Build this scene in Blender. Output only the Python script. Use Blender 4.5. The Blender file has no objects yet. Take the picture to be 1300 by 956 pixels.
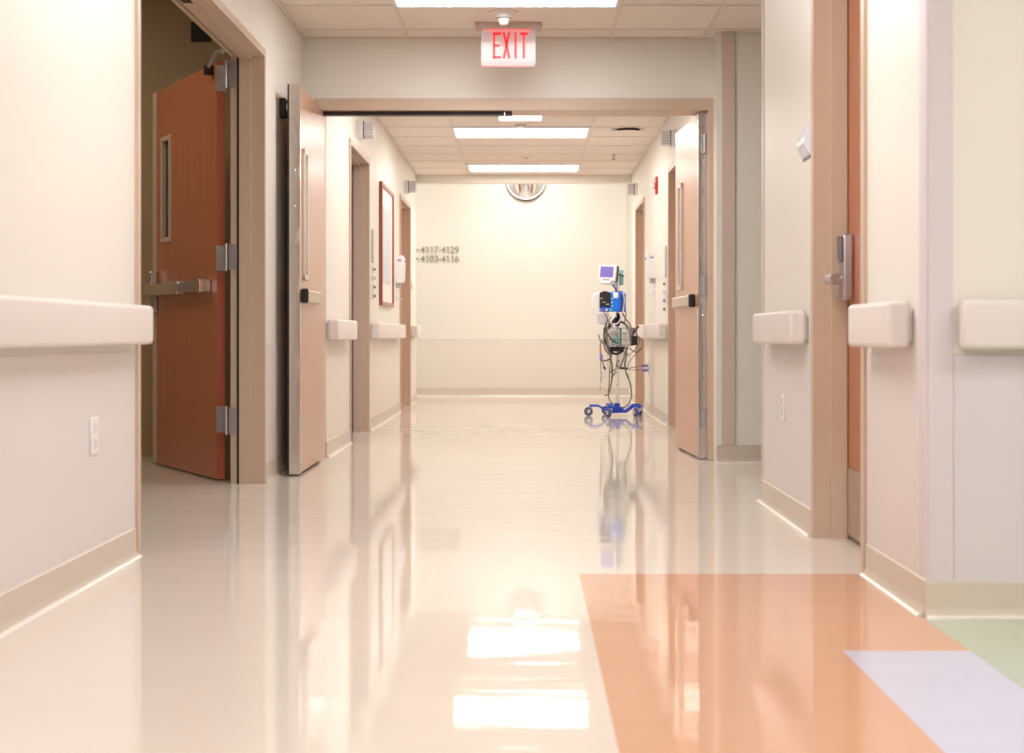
import bpy, math, random
from mathutils import Vector, Matrix
random.seed(4)
S = bpy.context.scene
C = S.collection
PI = math.pi
EYE = 0.8
ZC = 2.68            # corridor ceiling height
ROOT = {}

# ------------------------------------------------------------------ materials
def srgb(r, g, b):
    f = lambda c: (c/255/12.92) if c/255 <= .04045 else ((c/255+.055)/1.055)**2.4
    return (f(r), f(g), f(b), 1)
def mat(name, col, rough=.5, metal=0, spec=.5, coat=0, emit=None, estr=0, alpha=1, trans=0, bump=None, var=None):
    m = bpy.data.materials.new(name); m.use_nodes = True
    nt = m.node_tree; b = nt.nodes['Principled BSDF']
    b.inputs['Base Color'].default_value = col
    b.inputs['Roughness'].default_value = rough
    b.inputs['Metallic'].default_value = metal
    b.inputs['Specular IOR Level'].default_value = spec
    b.inputs['Coat Weight'].default_value = coat
    b.inputs['Coat Roughness'].default_value = .3
    b.inputs['Alpha'].default_value = alpha
    b.inputs['Transmission Weight'].default_value = trans
    if emit: b.inputs['Emission Color'].default_value = emit; b.inputs['Emission Strength'].default_value = estr
    g = nt.nodes.new('ShaderNodeNewGeometry')
    if var:   # (scale xyz, amount) gentle tone variation of the surface itself
        mp = nt.nodes.new('ShaderNodeMapping'); mp.inputs['Scale'].default_value = var[0]
        n = nt.nodes.new('ShaderNodeTexNoise'); n.inputs['Scale'].default_value = 1; n.inputs['Detail'].default_value = 5
        hs = nt.nodes.new('ShaderNodeMixRGB'); hs.blend_type = 'MIX'
        hs.inputs[1].default_value = tuple(c*(1-var[1]) for c in col[:3])+(1,)
        hs.inputs[2].default_value = tuple(min(1, c*(1+var[1])) for c in col[:3])+(1,)
        nt.links.new(g.outputs['Position'], mp.inputs['Vector']); nt.links.new(mp.outputs[0], n.inputs['Vector'])
        nt.links.new(n.outputs['Fac'], hs.inputs[0]); nt.links.new(hs.outputs[0], b.inputs['Base Color'])
    if bump:  # (scale xyz, strength, distance)
        mp = nt.nodes.new('ShaderNodeMapping'); mp.inputs['Scale'].default_value = bump[0]
        n = nt.nodes.new('ShaderNodeTexNoise'); n.inputs['Scale'].default_value = 1; n.inputs['Detail'].default_value = 2
        bm = nt.nodes.new('ShaderNodeBump'); bm.inputs['Strength'].default_value = bump[1]; bm.inputs['Distance'].default_value = bump[2]
        nt.links.new(g.outputs['Position'], mp.inputs['Vector']); nt.links.new(mp.outputs[0], n.inputs['Vector'])
        nt.links.new(n.outputs['Fac'], bm.inputs['Height']); nt.links.new(bm.outputs[0], b.inputs['Normal'])
    return m
M = {}
M['paint']   = mat('wall_paint', srgb(235,230,221), .42, var=((.6,.6,.6),.02), bump=((140,140,140),.04,.002))
M['sheet']   = mat('wainscot_vinyl', srgb(227,219,217), .45, var=((3,3,1),.015))
M['sheetb']  = mat('wainscot_vinyl_beige', srgb(230,222,210), .45, var=((3,3,1),.015))
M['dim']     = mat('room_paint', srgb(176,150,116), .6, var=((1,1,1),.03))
M['base']    = mat('cove_base_vinyl', srgb(212,199,184), .35, var=((2,2,2),.02))
M['glint']    = mat('floor_edge_glint', srgb(238,232,224), .15, var=((2,2,2),.01))  # highlight line at the floor edge, put into a pale glossy strip
M['frame']   = mat('door_frame_paint', srgb(206,182,160), .38, var=((1,1,1),.015))
M['guard']   = mat('corner_guard_vinyl', srgb(220,212,216), .4, var=((2,2,.5),.01))
M['guardp']  = mat('pink_guard_vinyl', srgb(212,194,184), .4, var=((2,2,.5),.01))
M['rail']    = mat('rail_vinyl', srgb(230,221,217), .38, var=((2,2,2),.01))
M['ceil']    = mat('ceiling_tile', srgb(236,225,213), .85, var=((30,30,30),.03), bump=((220,220,220),.2,.002))
M['tbar']    = mat('ceiling_grid_metal', srgb(226,211,199), .5, var=((2,2,2),.01))
M['wood']    = mat('door_wood', srgb(184,110,74), .42, coat=.8, var=((42,42,1.4),.24))
M['wood_glare']  = mat('glare_washed_wood', srgb(188,138,108), .42, coat=.8, var=((42,42,1.4),.18))  # door wood lightened, glare on the two leaves put into its colour
M['wood_dk'] = mat('door_edge_wood', srgb(178,92,66), .4, var=((60,60,2),.12))
M['steel']   = mat('brushed_steel', srgb(222,216,212), .27, metal=1, var=((60,60,3),.05), bump=((16,16,7),.35,.012))
M['chrome']  = mat('chrome', srgb(225,222,225), .16, metal=1, var=((9,9,9),.02))
M['satin']   = mat('satin_metal', srgb(196,192,198), .34, metal=.85, var=((9,9,9),.03))
M['bar']     = mat('bar_metal', srgb(206,194,176), .4, metal=.6, var=((6,6,60),.03))
M['black']   = mat('black_plastic', srgb(26,22,24), .5, var=((9,9,9),.1))
M['dbrown']  = mat('dark_bronze_metal', srgb(48,32,30), .45, metal=.3, var=((9,9,9),.1))
M['white']   = mat('white_plastic', srgb(240,238,238), .35, var=((5,5,5),.01))
M['white2']  = mat('lens_plastic', srgb(226,222,226), .3, var=((5,5,5),.01))
M['lgray']   = mat('grey_plastic', srgb(196,192,196), .4, var=((5,5,5),.03))
M['gray']    = mat('slot_grey', srgb(120,114,116), .5, var=((5,5,5),.03))
M['red']     = mat('red_plastic', srgb(205,44,44), .35, var=((5,5,5),.03))
M['blue']    = mat('cart_blue', srgb(28,72,206), .35, var=((9,9,9),.05))
M['bluel']   = mat('monitor_blue', srgb(20,120,240), .35, var=((9,9,9),.04))
M['navy']    = mat('caster_navy', srgb(72,80,128), .5, var=((9,9,9),.08))
M['bluegr']  = mat('bluish_door_paint', srgb(120,112,150), .4, var=((2,2,2),.03))
M['teal']    = mat('teal_plastic', srgb(150,196,196), .35, var=((9,9,9),.04))
M['purple']  = mat('violet_plastic', srgb(132,120,200), .4, var=((9,9,9),.04))
M['orange']  = mat('orange_plastic', srgb(214,140,80), .4, var=((9,9,9),.04))
M['green']   = mat('green_plastic', srgb(30,160,110), .4, var=((9,9,9),.04))
M['cable']   = mat('grey_cable', srgb(128,118,112), .45, var=((20,20,20),.08))
M['cabled']  = mat('dark_cable', srgb(58,50,50), .45, var=((20,20,20),.08))
M['cablew']  = mat('white_cable', srgb(214,210,208), .4, var=((20,20,20),.04))
M['screen']  = mat('lilac_screen', srgb(120,104,176), .25, emit=srgb(160,140,220), estr=.2, var=((9,9,9),.02))
M['dscreen'] = mat('dark_screen', srgb(34,32,36), .2, var=((30,30,30),.2))
M['bag']     = mat('milky_plastic_bag', srgb(238,236,244), .3, trans=.35, bump=((40,40,40),.4,.01))
M['print']   = mat('print_paper', srgb(200,207,212), .4, var=((3,6,6),.07))
M['matb']    = mat('picture_mat', srgb(238,236,228), .6, var=((3,3,3),.01))
M['pframe']  = mat('picture_frame_wood', srgb(160,84,58), .35, coat=.3, var=((40,2,40),.14))
M['sign']    = mat('sign_letter_grey', srgb(158,154,146), .5, var=((5,5,5),.03))
M['plaque']  = mat('plaque_blue_grey', srgb(232,236,246), .25, var=((5,5,5),.03))
M['mirror']  = mat('mirror_glass', srgb(235,238,240), .03, metal=1, var=((3,3,3),.005))
M['vent']    = mat('vent_dark', srgb(40,34,30), .6, var=((9,9,9),.1))
M['acryl']   = mat('clear_acrylic', srgb(226,216,218), .08, alpha=.6, emit=srgb(255,215,205), estr=.08, var=((3,3,3),.005))
M['filmw']   = mat('white_sign_panel', srgb(250,248,252), .3, emit=srgb(255,250,255), estr=.5, var=((3,3,3),.005))
M['exitred'] = mat('lit_red_letter', srgb(230,20,30), .3, emit=srgb(255,30,40), estr=.9, var=((3,3,3),.01))
M['exitedge']= mat('lit_pink_edge', srgb(240,140,140), .3, emit=srgb(255,120,125), estr=.6, var=((3,3,3),.01))
M['lampfill'] = mat('added_fill_diffuser', srgb(250,245,235), .5, emit=(1,.9,.75,1), estr=9, var=((3,3,3),.005))  # glow of the lamp added to lift the side room
M['housing'] = mat('sign_housing', srgb(206,184,176), .4, var=((3,3,3),.01))
M['lamp']    = mat('lit_diffuser', srgb(250,250,250), .5, emit=(1,.98,.975,1), estr=11, var=((3,3,3),.005))
M['lampr'] = mat('rear_diffuser', srgb(250,250,250), .5, emit=(1,.98,.985,1), estr=14, var=((3,3,3),.005))
M['lampc'] = mat('soft_diffuser', srgb(250,250,250), .5, emit=(1,.972,.925,1), estr=7.5, var=((3,3,3),.005))
M['lampf'] = mat('far_diffuser', srgb(250,250,250), .5, emit=(1,.968,.92,1), estr=13.5, var=((3,3,3),.005))
FB = dict(rough=.045, spec=.5, bump=((2.4, 6, 1), .2, .006))
M['floor']   = mat('floor_cream', srgb(229,219,208), var=((1.1,1.1,1),.02), **FB)
M['floor_o'] = mat('floor_orange', srgb(216,170,140), var=((3,3,1),.03), **FB)
M['floor_g'] = mat('floor_green', srgb(188,198,178), var=((3,3,1),.03), **FB)
M['floor_l'] = mat('floor_lilac', srgb(206,208,228), var=((3,3,1),.03), **FB)

# ------------------------------------------------------------------ mesh builder
class MB:
    def __init__(s, T=None): s.v = []; s.f = []; s.mi = []; s.T = T or Matrix.Identity(4)
    def add(s, vs, fs, mi=0):
        o = len(s.v); s.v += [s.T @ Vector(v) for v in vs]
        s.f += [[i+o for i in f] for f in fs]; s.mi += [mi]*len(fs); return s
    def box(s, x0, x1, y0, y1, z0, z1, mi=0):
        x0, x1 = sorted((x0, x1)); y0, y1 = sorted((y0, y1)); z0, z1 = sorted((z0, z1))
        v = [(x0,y0,z0),(x1,y0,z0),(x1,y1,z0),(x0,y1,z0),(x0,y0,z1),(x1,y0,z1),(x1,y1,z1),(x0,y1,z1)]
        return s.add(v, [(0,3,2,1),(4,5,6,7),(0,1,5,4),(1,2,6,5),(2,3,7,6),(3,0,4,7)], mi)
    def tube(s, pts, r, n=8, mi=0, cap=True):
        pts = [Vector(p) for p in pts]; rs = r if isinstance(r, (list, tuple)) else [r]*len(pts)
        vs = []; fs = []; prev = None
        for i, p in enumerate(pts):
            d = (pts[min(i+1, len(pts)-1)]-pts[max(i-1, 0)]).normalized()
            if prev is None:
                a = Vector((0,0,1)) if abs(d.z) < .9 else Vector((1,0,0))
                u = d.cross(a).normalized()
            else: u = (prev-d*prev.dot(d)).normalized()
            prev = u; w = d.cross(u)
            for k in range(n):
                t = 2*PI*k/n; vs.append(p+(u*math.cos(t)+w*math.sin(t))*rs[i])
        for i in range(len(pts)-1):
            for k in range(n):
                fs.append((i*n+k, i*n+(k+1) % n, (i+1)*n+(k+1) % n, (i+1)*n+k))
        if cap: fs.append(tuple(range(n))[::-1]); fs.append(tuple((len(pts)-1)*n+k for k in range(n)))
        return s.add(vs, fs, mi)
    def lathe(s, c, prof, axis='Z', n=24, mi=0):
        # prof: (radius, height) along axis from c
        vs = []; fs = []
        for (r, h) in prof:
            for k in range(n):
                t = 2*PI*k/n; a, b = max(r, 1e-5)*math.cos(t), max(r, 1e-5)*math.sin(t)
                vs.append({'Z': (c[0]+a, c[1]+b, c[2]+h), 'Y': (c[0]+a, c[1]+h, c[2]+b), 'X': (c[0]+h, c[1]+a, c[2]+b)}[axis])
        m = len(prof)
        for i in range(m-1):
            for k in range(n): fs.append((i*n+k, i*n+(k+1) % n, (i+1)*n+(k+1) % n, (i+1)*n+k))
        fs.append(tuple(range(n))[::-1]); fs.append(tuple((m-1)*n+k for k in range(n)))
        return s.add(vs, fs, mi)
    def prism(s, outline, d0, d1, axis='Y', mi=0):
        # outline of 2D points, extruded from d0 to d1 along axis
        q = lambda a, b, d: {'Y': (a, d, b), 'X': (d, a, b), 'Z': (a, b, d)}[axis]
        n = len(outline); vs = [q(a, b, d0) for a, b in outline]+[q(a, b, d1) for a, b in outline]
        fs = [tuple(range(n))[::-1], tuple(range(n, 2*n))]+[(i, (i+1) % n, n+(i+1) % n, n+i) for i in range(n)]
        return s.add(vs, fs, mi)
    def obj(s, name, m, parent=None, bevel=0, seg=2, smooth=35):
        me = bpy.data.meshes.new(name)
        vs = s.v
        if parent is not None:
            off = Vector(ROOT[parent.name]); 
        else:
            xs = [v.x for v in vs]; ys = [v.y for v in vs]; zs = [v.z for v in vs]
            off = Vector(((min(xs)+max(xs))/2, (min(ys)+max(ys))/2, min(zs)))
        me.from_pydata([tuple(v-off) for v in vs], [], s.f); me.update()
        ms = m if isinstance(m, (list, tuple)) else [m]
        for q in ms: me.materials.append(M[q])
        for p, i in zip(me.polygons, s.mi): p.material_index = i; p.use_smooth = smooth > 0
        import bmesh
        bm = bmesh.new(); bm.from_mesh(me); bmesh.ops.recalc_face_normals(bm, faces=bm.faces); bm.to_mesh(me); bm.free()
        if smooth: me.set_sharp_from_angle(angle=math.radians(smooth))
        o = bpy.data.objects.new(name, me); C.objects.link(o)
        if parent is not None: o.parent = parent; ROOT[o.name] = tuple(off)
        else: o.location = off; ROOT[o.name] = tuple(off)
        if bevel:
            b = o.modifiers.new('bevel', 'BEVEL'); b.width = bevel; b.segments = seg; b.limit_method = 'ANGLE'; b.angle_limit = math.radians(40)
            b.harden_normals = False
        return o
def thing(name, label, cat, loc, group=None, kind=None):
    o = bpy.data.objects.new(name, None); C.objects.link(o); o.location = loc; o.empty_display_size = .1
    ROOT[o.name] = tuple(loc)
    if label: o['label'] = label
    if cat: o['category'] = cat
    if group: o['group'] = group
    if kind: o['kind'] = kind
    return o
def tag(o, label, cat, group=None):
    o['label'] = label; o['category'] = cat
    if group: o['group'] = group
    return o
def struct(o, label=None, cat=None):
    o['kind'] = 'structure'
    if label: o['label'] = label
    if cat: o['category'] = cat
    return o
def kids(o): return [c for c in bpy.data.objects if c.parent == o]
def dup(root, loc, label, group=None, scale=None):
    def rec(o, par):
        c = o.copy(); C.objects.link(c); c.parent = par
        for ch in kids(o): rec(ch, c)
        return c
    r = rec(root, None); r.location = loc; r['label'] = label
    if scale: r.scale = scale
    if group: r['group'] = group
    return r
def spline(pts, n=8):
    pts = [Vector(p) for p in pts]; out = []
    P = [pts[0]*2-pts[1]]+pts+[pts[-1]*2-pts[-2]]
    for i in range(1, len(P)-2):
        for k in range(n):
            t = k/n; a, b, c, d = P[i-1], P[i], P[i+1], P[i+2]
            out.append(.5*((2*b)+(-a+c)*t+(2*a-5*b+4*c-d)*t*t+(-a+3*b-3*c+d)*t**3))
    out.append(pts[-1]); return out

# ------------------------------------------------------------------ shell geometry
XL, XR = -1.41, 1.135          # near corridor wall faces
FL, FR = -1.30, 1.245          # far corridor wall faces
YH = 9.02                      # cross-corridor door header plane
YE = 16.8                      # end of the far corridor
YB = 18.28                     # wall at the end
TH = .16
FT = 2.325                     # big frame outer top
DL0, DL1 = 5.12, 7.64          # left double opening
DR0, DR1 = 4.73, 5.61          # right near door
LD = [(10.43, 11.72), (14.61, 15.89)]     # far left doors (outer frame)
RD = [(11.08, 12.38), (14.92, 16.1)]      # far right doors
FZ = 2.24                      # top of far frames
YF = 4.02                      # lobby facing wall on right
Y0 = -6.0

def wall_run(name, xin, xout, y0, y1, openings, zt=ZC, m='paint'):
    b = MB(); y = y0
    for (a, c, top) in openings:
        b.box(xin, xout, y, a, 0, zt); b.box(xin, xout, a, c, top, zt); y = c
    b.box(xin, xout, y, y1, 0, zt)
    return struct(b.obj(name, m))
wall_run('wall_left', XL, XL-TH, Y0, YH, [(DL0, DL1, FT)])
wall_run('wall_right', XR, XR+TH, YF, 6.83, [(DR0, DR1, 2.30)])
wall_run('wall_far_left', FL, FL-TH, YH+.2, YE, [(a, c, FZ) for a, c in LD])
wall_run('wall_far_right', FR, FR+TH, YH+.2, YE, [(a, c, FZ) for a, c in RD])
b = MB(); b.box(XR+TH, 5.0, YF, YF+TH, 0, ZC); struct(b.obj('wall_lobby', 'paint'))
b = MB(); b.box(-4.5, 5.0, YB, YB+.12, 0, 3.1); struct(b.obj('wall_back', 'paint'))
# header over the double doors with side returns
OPL, OPR, OPT = -1.30, 1.155, 2.217
b = MB(); b.box(OPL-.03, OPR+.03, YH, YH+.2, OPT+.06, ZC); b.box(XL-.16, OPL-.03, YH, YH+.2, 0, ZC); b.box(OPR+.03, 1.24, YH, YH+.2, 0, ZC)
struct(b.obj('wall_header', 'paint'))
b = MB(); b.box(1.185, 3.2, YH-.17, YH+.2, 0, ZC); struct(b.obj('wall_alcove', 'paint'))
b = MB(); b.box(3.1, 3.25, YF+TH, YH+.1, 0, ZC); struct(b.obj('wall_alcove_end', 'paint'))
# far beam at the corridor end + cross corridor side closers
b = MB(); b.box(-4.5, 5.0, YE, YE+.16, 2.588, 3.1); b.box(-4.5, FL-TH-.001, YE-.0, YE+.12, 0, 2.588); b.box(FR+TH+.001, 5, YE, YE+.12, 0, 2.588)
struct(b.obj('wall_beam', 'paint'))
b = MB(); b.box(-4.6, -4.5, YE, YB+.12, 0, 3.1); b.box(5.0, 5.1, YE, YB+.12, 0, 3.1); struct(b.obj('wall_cross_ends', 'paint'))
# lobby and space behind the camera
b = MB(); b.box(XL-TH, 5.1, Y0-.12, Y0, 0, ZC); b.box(5.0, 5.12, Y0, YF+TH, 0, ZC); struct(b.obj('wall_rear', 'paint'))
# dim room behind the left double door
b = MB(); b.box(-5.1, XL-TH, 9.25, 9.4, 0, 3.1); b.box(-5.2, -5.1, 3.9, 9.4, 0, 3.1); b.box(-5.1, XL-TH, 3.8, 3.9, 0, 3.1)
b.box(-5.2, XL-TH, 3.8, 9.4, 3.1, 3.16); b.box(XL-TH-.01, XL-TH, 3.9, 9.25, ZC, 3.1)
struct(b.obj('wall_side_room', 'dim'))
# floor, split into coloured inlays
b = MB()
def fl(x0, x1, y0, y1, mi): b.add([(x0,y0,0),(x1,y0,0),(x1,y1,0),(x0,y1,0)], [(0,1,2,3)], mi)
OX, OY, GX, LX, LY = .177, 4.74, 1.12, .80, 3.59
fl(-5.2, OX, Y0-.1, OY, 0); fl(-5.2, 5.1, OY, YB+.1, 0)
fl(OX, LX, Y0-.1, OY, 1); fl(LX, GX, LY, OY, 1); fl(LX, GX, Y0-.1, LY, 3); fl(GX, 5.1, Y0-.1, OY, 2)
b.obj('floor', ['floor', 'floor_o', 'floor_g', 'floor_l']); struct(bpy.data.objects['floor'])
b = MB(); b.box(-5.2, 5.1, Y0-.1, YB+.1, -.12, -.005); struct(b.obj('floor_slab', 'base'))
# ceilings
b = MB(); b.box(XL-TH, 5.1, Y0-.12, YH+.1, ZC, ZC+.05); struct(b.obj('ceiling', 'ceil'))
b = MB(); b.box(-1.6, 1.6, YH+.1, YE+.02, ZC, ZC+.05); struct(b.obj('ceiling_far', 'ceil'))
b = MB(); b.box(-4.6, 5.1, YE, YB+.12, 3.1, 3.15); struct(b.obj('ceiling_cross', 'ceil'))
def grid(name, xs, ys, x0, x1, y0, y1):
    b = MB()
    for x in xs: b.box(x-.012, x+.012, y0, y1, ZC-.005, ZC)
    for y in ys: b.box(x0, x1, y-.012, y+.012, ZC-.004, ZC)
    b.box(x0, x0+.02, y0, y1, ZC-.008, ZC); b.box(x1-.02, x1, y0, y1, ZC-.008, ZC)
    b.box(x0, x1, y1-.02, y1, ZC-.008, ZC)
    struct(b.obj(name, 'tbar'))
grid('trim_1', [-.755, .54], [8.13-.64*k+.64 for k in range(0, 22)], XL, XR+.0, Y0, YH)
b = MB()
for k in range(0, 9): b.box(XR+.001, 3.1, 8.77-.64*k-.01, 8.77-.64*k+.01, ZC-.004, ZC) if 8.77-.64*k > 6.9 else None
b.box(1.84, 1.86, 6.9, YH-.18, ZC-.004, ZC)
struct(b.obj('trim_2', 'tbar'))
grid('trim_3', [-.675, .60], [12.9+.64*k for k in range(-5, 6)], FL, FR, YH+.2, YE)

# wainscot sheets, base and guards
def along_x(side, xin, yr, z0, z1, t): return (xin, xin+t if side < 0 else xin-t, yr[0], yr[1], z0, z1)
def sheets(name, side, xin, ranges, m='sheet', z0=.1, z1=.74, t=.003):
    b = MB()
    for r in ranges: b.box(*along_x(side, xin, r, z0, z1, t))
    return struct(b.obj(name, m))
def bases(name, side, xin, ranges, h=.105):
    b = MB(); s = 1 if side < 0 else -1
    pr = [(0,0),(.022,0),(.018,.006),(.011,.014),(.008,.03),(.008,h-.004),(.004,h),(0,h)]
    for r in ranges:
        b.prism([(xin+s*a, z) for a, z in pr], r[0], r[1], 'Y')
        b.prism([(xin+s*a, z) for a, z in ((.016,0),(.028,0),(.025,.004),(.018,.007))], r[0]+.01, r[1], 'Y', 1)  # pale toe strip drawn as the reflected highlight along the floor
    return struct(b.obj(name, ['base', 'glint']))
e = .004
rl = [(Y0, DL0-e), (DL1+e, YH)]; rr = [(YF+.0005, DR0-e), (DR1+e, 6.83)]
rfl = [(YH+.2, LD[0][0]-e), (LD[0][1]+e, LD[1][0]-e), (LD[1][1]+e, YE)]
rfr = [(YH+.2, RD[0][0]-e), (RD[0][1]+e, RD[1][0]-e), (RD[1][1]+e, YE)]
sheets('trim_4', -1, XL, rl); bases('baseboard_left', -1, XL, rl)
sheets('trim_5', 1, XR, [(YF, DR0-e), (DR1+e, 6.83)]); bases('baseboard_right', 1, XR, rr)
sheets('trim_6', -1, FL, rfl, 'sheetb'); bases('baseboard_far_left', -1, FL, rfl)
sheets('trim_7', 1, FR, rfr, 'sheetb'); bases('baseboard_far_right', 1, FR, rfr)
def ybase(name, y, x0, x1, h=.1):
    pr = [(0,0),(.022,0),(.018,.006),(.011,.014),(.008,.03),(.008,h-.004),(.004,h),(0,h)]
    b = MB(); b.prism([(y-a, z) for a, z in pr], x0, x1, 'X'); b.prism([(y-a, z) for a, z in ((.016,0),(.028,0),(.025,.004),(.018,.007))], x0, x1, 'X', 1); struct(b.obj(name, ['base', 'glint']))  # second prism is the same painted highlight at the base toe
ybase('baseboard_lobby', YF, XR-.0085, 5.0, .1)
ybase('baseboard_back', YB, -4.5, 5.0, .11)
ybase('baseboard_alcove', YH-.17, 1.185, 3.1, .11)
b = MB(); b.box(XR+.074, 5, YF-.003, YF, .1, .74); struct(b.obj('trim_8', 'guard'))
b = MB(); b.box(XR+.0705, 5, YF-.004, YF, .74, .743); struct(b.obj('trim_17', 'lgray'))
b = MB(); b.box(-4.5, 5, YB-.003, YB, .11, .72); struct(b.obj('trim_9', 'sheetb'))
b = MB(); b.box(-4.5, 5, YB-.005, YB, .72, .727); struct(b.obj('trim_16', 'base'))
# corner guards
b = MB(); b.prism([(XR-.004, YF+.075), (XR-.004, YF+.01), (XR+.001, YF-.001), (XR+.012, YF-.005), (XR+.07, YF-.005), (XR+.07, YF), (XR, YF), (XR, YF+.075)], .1, ZC, 'Z')
struct(b.obj('trim_10', 'guard'))
b = MB(); b.box(1.215, 1.30, YH-.185, YH-.17, .11, ZC); struct(b.obj('trim_11', 'guardp', bevel=.004))
b = MB(); b.box(XR-.004, XR, 6.77, 6.83, .1, ZC); b.box(XR-.004, XR+.06, 6.83, 6.834, .0, ZC); struct(b.obj('trim_12', 'guardp'))
for i, x in enumerate((1.306,)):
    b = MB(); b.box(x, x+.06, YB-.02, YB, 0.0, 3.0); struct(b.obj('trim_13', 'sheetb', bevel=.004))
for nm, x, s in (('trim_14', FL, 1), ('trim_15', FR, -1)):
    b = MB(); b.box(x, x+s*.004, YE-.06, YE+.002, .1, 2.588); struct(b.obj(nm, 'guard'))

# ------------------------------------------------------------------ door frames
def yframe(b, side, xin, y0, y1, top, fw=.045, dep=.135, proj=.012):
    """hollow metal frame in a wall that runs along Y; side -1: wall lies at -X of the corridor"""
    s = -1 if side < 0 else 1      # into the wall
    X = lambda d: xin+s*d
    def prof(d0, d1, w):
        b.box(X(d0), X(d1), y0, y0+w, 0, top); b.box(X(d0), X(d1), y1-w, y1, 0, top); b.box(X(d0), X(d1), y0+w, y1-w, top-w, top)
    prof(-proj, .056, fw); prof(.056, .118, fw+.016); prof(.118, dep, fw)
    return b
# ------------------------------------------------------------------ door 1 : left double opening with the leaf swung into the dim room
d1 = thing('door_1', 'left doorway with tan steel frame and brown wooden leaf swung into the dim room', None, (XL, DL1, 0), kind='structure')
b = MB(); s = -1
X = lambda d: XL-d
for (p0, p1, w) in ((-.012, .058, .04), (.058, .122, .056), (.134, .17, .04)):
    b.box(X(p0), X(p1), DL0, DL0+w, 0, FT); b.box(X(p0), X(p1), DL1-w, DL1, 0, FT); b.box(X(p0), X(p1), DL0+w, DL1-w, FT-w, FT)
fr = b.obj('door_frame', 'frame', d1)
b = MB(); b.box(X(.122), X(.134), DL1-.05, DL1, 0, FT-.04); b.box(X(.122), X(.134), DL0, DL1-.05, FT-.05, FT-.04)
b.obj('weatherstrip', 'black', fr)
b = MB()
for yy in (5.95, 6.2): b.box(X(.066), X(.112), yy, yy+.11, FT-.0575, FT-.055); b.box(X(.08), X(.1), yy+.03, yy+.08, FT-.061, FT-.057)
b.obj('strike_plate', 'dbrown', fr)
A = Vector((-1.68, 7.72, 0)); B_ = Vector((-2.29, 8.74, 0)); u = (B_-A).normalized(); n = Vector((-u.y, u.x, 0))  # n points toward camera side
if n.y > 0: n = -n
T = Matrix(((u.x, n.x, 0, A.x), (u.y, n.y, 0, A.y), (0, 0, 1, 0), (0, 0, 0, 1)))   # local x along leaf, y out of face, z up
L = (B_-A).length
b = MB(T)
l0, l1, z0, z1 = L-.355, L-.165, 1.35, 1.985
b.box(0.001, l0, -.045, 0, .012, 2.278); b.box(l1, L-.06, -.045, 0, .012, 2.278); b.box(l0, l1, -.045, 0, .012, z0); b.box(l0, l1, -.045, 0, z1, 2.278)
lf = b.obj('door_leaf', 'wood', d1)
b = MB(T); b.box(L-.06, L+.015, -.045, .003, .012, 2.278); b.obj('edge_strip', 'frame', lf, bevel=.002)
b = MB(T); b.box(-.002, .001, -.045, 0, .012, 2.278); b.obj('hinge_edge', 'wood_dk', lf)
b = MB(T); w = .028
b.box(l0, l0+w, -.05, .008, z0, z1); b.box(l1-w, l1, -.05, .008, z0, z1); b.box(l0+w, l1-w, -.05, .008, z0, z0+w); b.box(l0+w, l1-w, -.05, .008, z1-w, z1)
lk = b.obj('vision_frame', 'frame', lf, bevel=.002)
b = MB(T); b.box(l0+w, l1-w, -.026, -.02, z0+w, z1-w); b.obj('vision_glass', 'dscreen', lf)
# exit bar
b = MB(T); b.box(.50, L-.0, .012, .062, 1.03, 1.10); pb = b.obj('panic_bar', 'bar', lf, bevel=.006)
b = MB(T); b.box(.155, .50, .022, .066, 1.036, 1.094); b.obj('push_pad', 'satin', pb, bevel=.006)
b = MB(T); b.box(.09, .185, .0, .072, 1.03, 1.10); b.obj('end_bracket', 'chrome', pb, bevel=.006)
b = MB(T); b.box(.50, .53, .05, .071, 1.026, 1.104); b.obj('bar_collar', 'chrome', pb, bevel=.003)
b = MB(T); b.box(.12, .5, 0, .024, 1.045, 1.085); b.obj('bar_rail', 'gray', pb)
b = MB(T); b.box(L-.10, L-.02, .0, .055, 1.10, 1.185); b.obj('latch_case', 'chrome', lf, bevel=.012)
b = MB(T); b.box(L-.09, L-.03, .0, .03, .93, 1.03); b.obj('lock_guide', 'satin', lf, bevel=.006)
for k, (za, zb) in enumerate(((2.12, 2.26), (1.143, 1.28), (.265, .408))):
    b = MB(T); b.box(-.003, -.0, -.052, .004, za, zb)
    for q in (.25, .75):
        b.tube([T.inverted() @ (T @ Vector((-.003, -.022, za+(zb-za)*q))), Vector((-.0065, -.022, za+(zb-za)*q))], .005, 8)
    hg = b.obj('hinge', 'satin', d1)
    b = MB(); b.box(-1.588, -1.535, DL1-.048, DL1-.04, za, zb)
    for q in (.2, .5, .8): b.tube([(-1.562, DL1-.048, za+(zb-za)*q), (-1.562, DL1-.052, za+(zb-za)*q)], .004, 8)
    b.obj('hinge_plate', 'satin', hg)
    b = MB(); b.tube([(-1.606, DL1-.03, za-.004), (-1.606, DL1-.03, zb+.004)], .009, 10); b.obj('hinge_pin', 'satin', hg)
b = MB(T); b.box(.05, .09, .0, .045, 2.215, 2.27); ca = b.obj('closer_arm', 'dbrown', d1, bevel=.004)
b = MB(); b.tube(spline([(-1.72, 7.70, 2.25), (-1.66, 7.6, 2.30), (-1.60, 7.5, 2.29)]), .012, 8); b.obj('closer_link', 'satin', ca)
b = MB(); 
for k in range(5): b.box(-2.17, -2.06, 9.235, 9.25, 2.71+.022*k, 2.725+.022*k)
b.box(-2.18, -2.05, 9.243, 9.25, 2.70, 2.83)
tag(b.obj('wall_vent', 'vent'), 'dark louvred wall vent high up in the dim side room', 'vent')

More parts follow.
